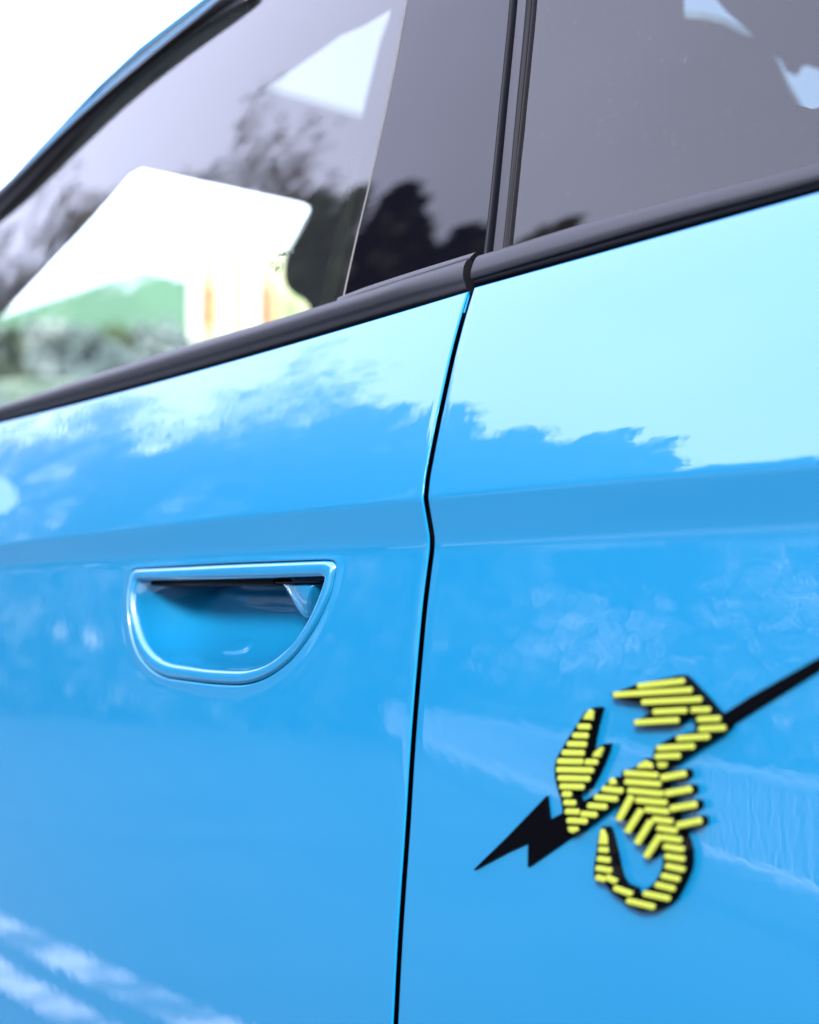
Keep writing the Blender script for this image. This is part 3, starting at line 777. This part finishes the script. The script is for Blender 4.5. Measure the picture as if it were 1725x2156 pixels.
def rounded(name, cx, cy, cz, sx, sy, sz, tiltdeg, mat, parent, bev=.05):
    bm = bmesh.new(); box(bm, -sx, sx, -sy, sy, -sz, sz); bmesh.ops.bevel(bm, geom=bm.edges[:], offset=bev, segments=5, affect='EDGES')
    o = bm_obj(name, bm, mat, parent, True); o.location = (cx, cy, cz); o.rotation_euler = (0, radians(tiltdeg), 0); return o
for (sx, sy) in ((-.02, .42), (-.02, 1.1)):
    seat = bpy.data.objects.new('seat', None); link(seat, cabin)
    rounded('backrest', sx, sy, .86, .07, .24, .30, 14, M['cabin'], car if 0 else seat)
    rounded('headrest', sx + .11, sy, 1.20, .05, .13, .085, 8, M['cabin'], seat, .04)
    rounded('seat_cushion', sx - .25, sy, .60, .25, .25, .07, -4, M['cabin'], seat)
# rear door inner frame seen dimly through the privacy glass
Yin = lambda x, z: Yglass(x, z) + .035
def inner_frame():
    outer = [(1010, 600), (1010, -300), (2200, -450), (2200, 260), (1725, 400), (1300, 520)]
    hole = [(1352, -200), (1352, 250), (1362, 290), (1385, 309), (1420, 311), (1725, 226), (2150, 110), (2150, -330), (1725, -250)]
    O = [on(a, b_, Yin) for a, b_ in outer]; Hh = [on(a, b_, Yin) for a, b_ in hole]
    polys = [O, Hh]; fl = O + Hh
    tri = geometry.tessellate_polygon([[Vector((p.x, p.z, 0)) for p in P] for P in polys])
    vs = fl + [v + Vector((0, .02, 0)) for v in fl]; n = len(fl); fs = [list(t) for t in tri] + [[n + i for i in t] for t in tri]
    k = 0
    for P in polys:
        for i in range(len(P)): j = (i + 1) % len(P); fs.append([k + i, k + j, n + k + j, n + k + i])
        k += len(P)
    return mesh_obj('door_inner_frame', vs, fs, M['cabin'], car, False)
inner_frame()
# inner side of the B pillar and seat belt
sheet('pillar_trim', [(775, 660), (800, 520), (850, 330), (892, 140), (915, 0), (930, -150), (1120, -220), (1090, 0), (1050, 400), (1030, 580)], Yglass, -.045, M['cabin'], cabin, .03, .04)
m, t_, b = principled('belt_webbing', (.004, .0045, .005), .9, spec=.1); M['web'] = m
strip('seat_belt', [(672, 650), (690, 560), (716, 450), (742, 330)], [(700, 650), (722, 560), (742, 450), (760, 330)], Yglass, -.10, -.10, [(0, 0), (.3, .002), (.7, .002), (1, 0)], M['web'], 20, parent=cabin)
# door mirror (just outside the frame; seen mirrored in the paint)
mir = bpy.data.objects.new('door_mirror', None); link(mir, car)
MC = Vector((-1.34, -.16, 1.135))
def ell(name, c, rx, ry, rz, mat, x0=-1, x1=1, n=32, m_=18, p=2.4):
    vs = []; fs = []
    for i in range(m_ + 1):
        u = x0 + (x1 - x0) * i / m_; rr = max(0, 1 - abs(u) ** p) ** (1 / p)
        for j in range(n):
            a = 2 * pi * j / n; cc, ss = cos(a), sin(a)
            vs.append((c.x + u * rx, c.y + rr * ry * (abs(cc) ** .85) * (1 if cc > 0 else -1), c.z + rr * rz * (abs(ss) ** .85) * (1 if ss > 0 else -1)))
    for i in range(m_):
        for j in range(n): a = i * n + j; b_ = i * n + (j + 1) % n; fs.append([a, b_, b_ + n, a + n])
    return mesh_obj(name, vs, fs, mat, mir)
ell('mirror_housing', MC, .065, .082, .058, M['paint'], -1, .55)
ell('mirror_rim', MC + Vector((.012, 0, 0)), .045, .078, .054, M['trim'], .0, .62)
m, t_, b = principled('mirror_glass', (.30, .36, .42), .02, metal=1); M['mirror'] = m
g = [(MC.x + .041, MC.y + .066 * cos(a), MC.z + .044 * sin(a)) for a in [2 * pi * i / 36 for i in range(36)]]
mesh_obj('mirror_glass', g + [(p[0] - .003, p[1], p[2]) for p in g], [list(range(36)), list(range(71, 35, -1))] + [[i, (i + 1) % 36, 36 + (i + 1) % 36, 36 + i] for i in range(36)], M['mirror'], mir, False)
ar = bmesh.new(); box(ar, MC.x - .03, MC.x + .02, MC.y + .06, .10, MC.z - .045, MC.z - .01); bm_obj('mirror_arm', ar, M['trim'], mir)
# simple front wing and bonnet so the body goes on past the door
bo = bmesh.new(); box(bo, -2.4, -1.27, .10, 1.55, .55, .90); bmesh.ops.bevel(bo, geom=bo.edges[:], offset=.08, segments=5, affect='EDGES')
bm_obj('bonnet', bo, M['paint'], car, True)
rf = [(-1.0, .09, 1.445), (1.6, .12, 1.47), (1.6, 1.55, 1.47), (-1.0, 1.55, 1.445)]

# ------------------------------------------------------------------ ground
m, t_, b = principled('asphalt', (.05, .05, .055), .85); noise_colour(t_, b, (.007, .011, .014), (.020, .028, .033), 1.1, 6); add_bump(t_, b, 120, .5, .01, 4); M['asphalt'] = m
m, t_, b = principled('paving', (.30, .30, .31), .8); noise_colour(t_, b, (.05, .05, .055), (.09, .09, .095), 3, 6); M['paving'] = m
m, t_, b = principled('line_paint', (.72, .72, .74), .6); noise_colour(t_, b, (.07, .07, .075), (.42, .42, .46), 5.5, 5, .42, .60); M['line'] = m
m, t_, b = principled('galvanised', (.52, .53, .56), .4, metal=0); M['galv'] = m
m, t_, b = principled('kerb_stone', (.06, .06, .065), .8); M['kerb'] = m
g = mesh_obj('ground', [(-600, -600, 0), (600, -600, 0), (600, 600, 0), (-600, 600, 0)], [[0, 1, 2, 3]], M['asphalt'], None, False); g['kind'] = 'structure'
def quadflat(name, P, z, mat):
    o = mesh_obj(name, [(x, y, z) for x, y in P] + [(x, y, z - .02) for x, y in P], [[0, 1, 2, 3], [7, 6, 5, 4], [0, 4, 5, 1], [1, 5, 6, 2], [2, 6, 7, 3], [3, 7, 4, 0]], mat, None, False); o['kind'] = 'structure'; 
    bm = bmesh.new(); bm.from_mesh(o.data); bmesh.ops.recalc_face_normals(bm, faces=bm.faces); bm.to_mesh(o.data); bm.free(); return o
quadflat('parking_line', [(-7, -1.06), (-.2, -1.10), (-.2, -.96), (-7, -.92)], .004, M['line'])
quadflat('parking_line', [(-7, -.83), (-.2, -.86), (-.2, -.74), (-7, -.71)], .004, M['line'])

# ------------------------------------------------------------------ railing (mirrored in the doors)
rl = empty('railing', 'low pale metal railing reflected across the lower doors', 'railing', (-1.6, -3.1, 0)); rl.rotation_euler = (0, 0, radians(33.3))
RY = -5.2
def rbox(name, x0, x1, z0, z1, y=0, d=.02):
    bm = bmesh.new(); box(bm, x0, x1, y - d, y + d, z0, z1); return bm_obj(name, bm, M['galv'], rl)
rbox('rail', -34, 2.2, .50, .535); rbox('rail', -34, 2.2, .10, .13)
pk = bmesh.new(); box(pk, -.008, .008, -.006, .006, .12, .51); p0 = bm_obj('picket', pk, M['galv'], rl)
for i in range(190):
    o = p0 if i == 0 else link(p0.copy(), rl); o.location = (1.9 - i * .15, 0, 0)

# ------------------------------------------------------------------ unseen van added to darken the reflection in the panel edges
van = empty('added_dark_van', 'dark grey van added out of view to darken reflections in the panel edges', 'van', (3.2, -3.25, 0))
m, t_, b = principled('van_paint', (.02, .021, .024), .3, coat=1); M['van'] = m
def vpart(name, dims, mat, bev, par=van, n=3):
    bm = bmesh.new(); box(bm, *dims); bmesh.ops.bevel(bm, geom=bm.edges[:], offset=bev, segments=n, affect='EDGES'); return bm_obj(name, bm, mat, par, True)
vpart('body', (-2.4, 2.3, -.9, .9, .35, 1.25), M['van'], .12); vpart('upper_body', (-1.7, 2.25, -.82, .82, 1.2, 2.05), M['van'], .18)
for x0_, x1_ in ((-1.3, -.4), (-.25, .85), (1.0, 1.95)): vpart('window', (x0_, x1_, .80, .835, 1.38, 1.85), M['gloss'], .012)
vpart('windscreen', (-1.74, -1.66, -.7, .7, 1.35, 1.88), M['gloss'], .03)
for wx in (-1.6, 1.5):
    for wy in (-.86, .72):
        vs = []; fs = []; k = 28
        for yy in (0, .16):
            for r in (.33, .20):
                for i in range(k): a = 2 * pi * i / k; vs.append((wx + r * cos(a), wy + yy, .33 + r * sin(a)))
        for A, B in ((0, 1), (2, 3), (0, 2), (1, 3)):
            for i in range(k): j = (i + 1) % k; fs.append([A * k + i, A * k + j, B * k + j, B * k + i])
        w_ = mesh_obj('wheel', vs, fs, M['rubber'], van, False)
        mesh_obj('rim', [(wx + .2 * cos(2 * pi * i / k), wy + (.15 if wy > 0 else .01), .33 + .2 * sin(2 * pi * i / k)) for i in range(k)], [list(range(k))], M['galv'], w_, False)

# ------------------------------------------------------------------ trees
m, t_, b = principled('dark_foliage', (.02, .03, .015), .8, spec=.2); noise_colour(t_, b, (.012, .018, .010), (.04, .05, .025), .8, 3); M['leafD'] = m
m, t_, b = principled('brown_foliage', (.07, .05, .03), .8, spec=.2); noise_colour(t_, b, (.05, .035, .022), (.10, .07, .045), .8, 3); M['leafB'] = m
m, t_, b = principled('bark', (.05, .035, .028), .9); M['bark'] = m
def rv(r): 
    while True:
        v = Vector((random.uniform(-1, 1), random.uniform(-1, 1), random.uniform(-1, 1)))
        if 0 < v.length < 1: return v * r
def leaf(vs, fs, c, s, asp=1.8):
    n = rv(1).normalized(); a = n.orthogonal().normalized() * s; b_ = n.cross(a).normalized() * s * asp; k = len(vs)
    vs += [c - a - b_ * .4, c + b_ * -1.0, c + a - b_ * .3, c + b_ * 1.0]; fs.append([k, k + 1, k + 2, k + 3])
def tube(vs, fs, a, b_, ra, rb, n=6):
    d = (b_ - a).normalized(); u = d.orthogonal().normalized(); v = d.cross(u); k = len(vs)
    for P, r in ((a, ra), (b_, rb)):
        for i in range(n): t = 2 * pi * i / n; vs.append(P + u * cos(t) * r + v * sin(t) * r)
    for i in range(n): j = (i + 1) % n; fs.append([k + i, k + j, k + n + j, k + n + i])
def conifer(x, y, H, R, label, n=7500, base=.9):
    t = empty('conifer_tree', label, 'tree', (x, y, 0), 'conifers in the row opposite the car')
    vs = []; fs = []; tube(vs, fs, Vector((0, 0, 0)), Vector((0, 0, H * .8)), .18, .04, 8); mesh_obj('trunk', vs, fs, M['bark'], t)
    vs = []; fs = []; spires = [(Vector((random.uniform(-R, R) * .6, random.uniform(-R, R) * .6, 0)), H * random.uniform(.86, 1.0)) for _ in range(9)] + [(Vector(), H)]
    for i in range(n):
        c, h = random.choice(spires); z = base + (h - base) * random.random() ** .8
        rr = R * .75 * (1 - (z - base) / (h - base)) ** .7 * (.75 + .35 * sin(z * 5 + c.x * 9)) * sqrt(random.random()) + .05
        a = random.uniform(0, 2 * pi); leaf(vs, fs, c + Vector((cos(a) * rr, sin(a) * rr, z)), random.uniform(.06, .15))
    mesh_obj('crown', vs, fs, M['leafD'], t, False); return t
def bare_tree(x, y, H, label, leaves=900, spread=.55):
    t = empty('bare_tree', label, 'tree', (x, y, 0), 'thin trees beyond the conifers')
    vs = []; fs = []; tips = []
    def grow(p, d, L_, r, lv):
        q = p + d * L_; tube(vs, fs, p, q, r, r * .7, 5)
        if lv == 0: tips.append(q); return
        for _ in range(3 if lv > 1 else 4):
            nd = (d + rv(spread) + Vector((0, 0, .12))).normalized(); grow(q, nd, L_ * random.uniform(.62, .85), r * .62, lv - 1)
    grow(Vector((0, 0, 0)), Vector((0, 0, 1)), H * .30, .16, 5); mesh_obj('trunk', vs, fs, M['bark'], t)
    vs = []; fs = []
    for i in range(leaves): leaf(vs, fs, random.choice(tips) + rv(.5), random.uniform(.03, .09))
    mesh_obj('crown', vs, fs, M['leafB'], t, False); return t
def dirp(inc, d): return CAM.x - sin(radians(inc)) * d, -cos(radians(inc)) * d
CON = [(33, 19.5, 8.9), (38, 20, 9.0), (42, 20, 9.1), (46, 20, 9.4), (50, 20.3, 10.4), (54, 20, 10.3), (57.5, 20.5, 11.0), (61, 20, 10.8)]
CL = ['dark conifer at the rear end of the row, lowest of all', 'dark conifer second from the rear end of the row', 'dense dark conifer third from the rear end of the row', 'dark conifer mirrored beside the door pillar', 'tall dark conifer mirrored in the black pillar panel', 'tallest spiky conifer mirrored in the pillar panel', 'dark conifer mirrored at the rear edge of the front window', 'conifer at the front end of the row beside the thin trees']
for (a, d, h), l in zip(CON, CL): x, y = dirp(a, d); conifer(x, y, h, 2.3, l)
for (a, d, h), l in zip([(63, 24, 11.9), (67, 24, 12.2), (70.5, 25, 11.6), (74.5, 25, 10.4), (80, 25, 9)], ['thin bare tree next to the conifers with few brown leaves', 'bare twiggy tree second from the conifers', 'bare spreading tree mirrored above the window opening', 'brown leaved thin tree toward the front of the car', 'thin bare tree farthest toward the front of the car']):
    x, y = dirp(a, d); bare_tree(x, y, h, l)
UL = ['round dark bush tree beside the conifers, nearest of five under the thin trees', 'round dark bush tree second from the conifers under the thin trees', 'round dark bush tree in the middle of the five under the thin trees', 'round dark bush tree fourth from the conifers under the thin trees', 'round dark bush tree farthest from the conifers']
for (a, d, h), l in zip([(63.8, 21, 10.4), (66.5, 21.5, 10.0), (69, 21, 8.8), (72.5, 22, 7.8), (77, 22, 6.4)], UL):
    x, y = dirp(a, d); t = empty('bush_tree', l, 'tree', (x, y, 0), 'round bushy trees under the thin trees')
    vs = []; fs = []; tube(vs, fs, Vector((0, 0, 0)), Vector((0, 0, h * .5)), .16, .08, 8); mesh_obj('trunk', vs, fs, M['bark'], t)
    vs = []; fs = []; cl = [(Vector((random.uniform(-1.5, 1.5), random.uniform(-1.5, 1.5), h * random.uniform(.2, .86))), random.uniform(.9, 1.6)) for _ in range(20)]
    for i in range(9000):
        c, r = random.choice(cl); leaf(vs, fs, c + rv(r), random.uniform(.09, .19))
    mesh_obj('crown', vs, fs, M['leafD'], t, False)
hd = []; hf = []
for i in range(34000):
    a = random.uniform(22, 85); d = random.uniform(17, 19); x, y = dirp(a, d); z = random.random() ** .7 * (1.5 + .5 * sin(a * .7) + .3 * sin(a * 2.3))
    leaf(hd, hf, Vector((x, y, z * (3.0 if a > 52 else 1.3))), random.uniform(.08, .2))
m, t_, b = principled('shrub_leaf', (.10, .12, .08), .6); noise_colour(t_, b, (.05, .07, .045), (.20, .21, .17), .5, 5, .4, .62); M['shrub'] = m
hg = mesh_obj('shrubs', hd, hf, M['shrub'], None, False); hg['kind'] = 'stuff'; tag(hg, 'low grey-green shrubs along the foot of the tree row', 'shrubs')

m, t_, b = principled('fleck_white', (.75, .72, .74), .7); M['fleck_white'] = m  # near-white leaves on bushes added to make pale flecks in the reflection
for (ac, dd, zc_, ra, rz, n_, lb) in ((44.4, 14.5, 1.45, .5, .34, 520, 'unseen pale bush added for the light flecks mirrored above the badge'), (36.8, 14.5, 2.0, .4, .30, 320, 'smaller unseen pale bush added for light flecks toward the rear of the car')):
    x, y = dirp(ac, dd); t = empty('fleck_bush', lb, 'bush', (x, y, 0), 'pale bushes added for reflected flecks')
    vs = []; fs = []
    for i in range(6): tube(vs, fs, Vector((0, 0, 0)), Vector((random.uniform(-.5, .5), random.uniform(-.5, .5), zc_)), .02, .008, 5)
    mesh_obj('stem', vs, fs, M['bark'], t); vs = []; fs = []
    for i in range(n_): leaf(vs, fs, Vector((random.gauss(0, ra), random.gauss(0, ra), zc_ + random.gauss(0, rz))), random.uniform(.014, .034), 1.2)
    mesh_obj('fleck_leaves', vs, fs, M['fleck_white'], t, False)
    vs = []; fs = []
    for i in range(500): leaf(vs, fs, Vector((random.gauss(0, ra), random.gauss(0, ra), .2 + abs(random.gauss(0, .5)))), random.uniform(.04, .09))
    mesh_obj('foliage', vs, fs, M['shrub'], t, False)
# ------------------------------------------------------------------ things seen through the car window
def far(px, py, k): return CAM + ray(px, py) * k
m, t_, b = principled('green_board', (.05, .15, .09), .7); noise_colour(t_, b, (.034, .100, .066), (.050, .130, .086), 1.2, 3); M['gboard'] = m
m, t_, b = principled('green_fascia', (.008, .05, .02), .6); M['fascia'] = m
m, t_, b = principled('cream_render', (.30, .31, .20), .8); M['cream'] = m
m, t_, b = principled('orange_panel', (.30, .085, .03), .6); M['orange'] = m
m, t_, b = principled('green_panel', (.13, .26, .07), .6); M['gpanel'] = m
m, t_, b = principled('white_panel', (.5, .51, .48), .6); M['white'] = m
m, t_, b = principled('fence_paint', (.12, .19, .16), .5); M['fence'] = m
# local frame facing the camera's line of sight through the windscreen
E1 = RIGHT.copy(); E1.z = 0; E1.normalize()
H1 = Vector((FWD.x, FWD.y, 0)).normalized()
def fbox(name, px0, px1, z0, z1, k, depth, mat, parent):
    a = CAM + (H1 + E1 * ((px0 - CX) / FPX)) * k; w = (px1 - px0) / FPX * k
    bm = bmesh.new(); vv = []
    for dz in (z0, z1):
        for (u, v) in ((0, 0), (w, 0), (w, depth), (0, depth)):
            q = a + E1 * u + H1 * v; vv.append(bm.verts.new((q.x - parent.location.x, q.y - parent.location.y, dz)))
    for f in ((3,2,1,0),(4,5,6,7),(0,1,5,4),(1,2,6,5),(2,3,7,6),(3,0,4,7)): bm.faces.new([vv[i] for i in f])
    return bm_obj(name, bm, mat, parent)
def zz(py, k): return CAM.z + (1240 - py) / FPX * k
p = far(150, 620, 18); shed = empty('green_shed', 'low green boarded shed with shallow gable seen through the car window', 'shed', (p.x, p.y, 0))
fbox('wall', -300, 392, 0, zz(700, 18), 18, 6, M['fascia'], shed)
NB = 14
for i in range(NB):                       # courses of the boarded gable, narrowing upward
    y0 = 694 - i * 10.6; y1 = y0 - 9.4
    l = -300 if y1 > 590 else 290 - (290 + 260) * max(0, (y1 - 545)) / 62
    t = i / NB; xl = 291 - (694 - 0) * 0
    ym = (y0 + y1) / 2
    xl = -300 if ym > 652 else 291 - (ym - 545) * 2.7; xr = 392 if ym > 572 else 291 + (ym - 545) * 3.7
    if xr - xl > 10: fbox('roof_board', xl, xr, zz(y0, 17.8), zz(y1, 17.8), 17.8 + .03 * i, .2, M['gboard'], shed)
fbox('fascia_board', -300, 393, zz(703, 17.7), zz(686, 17.7), 17.7, .25, M['fascia'], shed)
p = far(520, 620, 24); hall = empty('cream_building', 'pale cream building with orange panels beside the green shed', 'building', (p.x, p.y, 0))
fbox('wall', 392, 1300, 0, zz(512, 24), 24, 8, M['cream'], hall)
for (a, b_) in ((418, 450), (545, 572), (690, 720)): fbox('orange_panel', a, b_, zz(672, 23.9), zz(596, 23.9), 23.9, .2, M['orange'], hall)
for (a, b_) in ((450, 462), (590, 622)): fbox('green_panel', a, b_, zz(690, 23.9), zz(622, 23.9), 23.9, .2, M['gpanel'], hall)
for (a, b_) in ((395, 415), (462, 480), (520, 540)): fbox('column', a, b_, 0, zz(520, 23.8), 23.8, .2, M['white'], hall)
# hedge / mural strip in front of the shed
m, t_, b = principled('hedge_leaf', (.10, .16, .06), .7); noise_colour(t_, b, (.010, .025, .018), (.07, .10, .03), 1.6, 4); M['hedge'] = m
m, t_, b = principled('silver_leaf', (.4, .5, .5), .7); noise_colour(t_, b, (.10, .14, .15), (.26, .31, .33), 1.1, 4); M['silver'] = m
def hedge(name, label, n, mat, clumps):
    vs = []; fs = []
    for i in range(n):
        cx_, cy_, rx, ry = random.choice(clumps); a = random.uniform(0, 2 * pi); r = sqrt(random.random())
        k = random.uniform(14.0, 14.8) - (.5 if 'silver' in name else 0); leaf(vs, fs, far(cx_ + cos(a) * r * rx, cy_ + sin(a) * r * ry, k), random.uniform(.02, .05), 1.5)
    o = mesh_obj(name, vs, fs, mat, None, False); o['kind'] = 'stuff'; tag(o, label, 'hedge'); return o
random.seed(3)
hedge('dark_hedge', 'dark green hedge in front of the green shed', 9000, M['hedge'], [(x, y, 45, 26) for x in range(-150, 390, 45) for y in range(715, 1000, 38)])
hedge('silver_hedge', 'silvery pale clumps scattered through the dark hedge', 7000, M['silver'], [(random.uniform(60, 390), random.uniform(695, 790), random.uniform(6, 18), random.uniform(8, 26)) for _ in range(34)])
# pale mesh fence
p = far(0, 830, 11); fn = empty('mesh_fence', 'pale green mesh fence at the lower left of the car window', 'fence', (p.x, p.y, 0))
fbox('top_rail', -200, 260, zz(808, 11), zz(802, 11), 11, .04, M['fence'], fn)
f0 = None
for i in range(64): fbox('fence_wire', -190 + i * 7, -187.6 + i * 7, zz(1100, 11), zz(806, 11), 11, .01, M['fence'], fn)
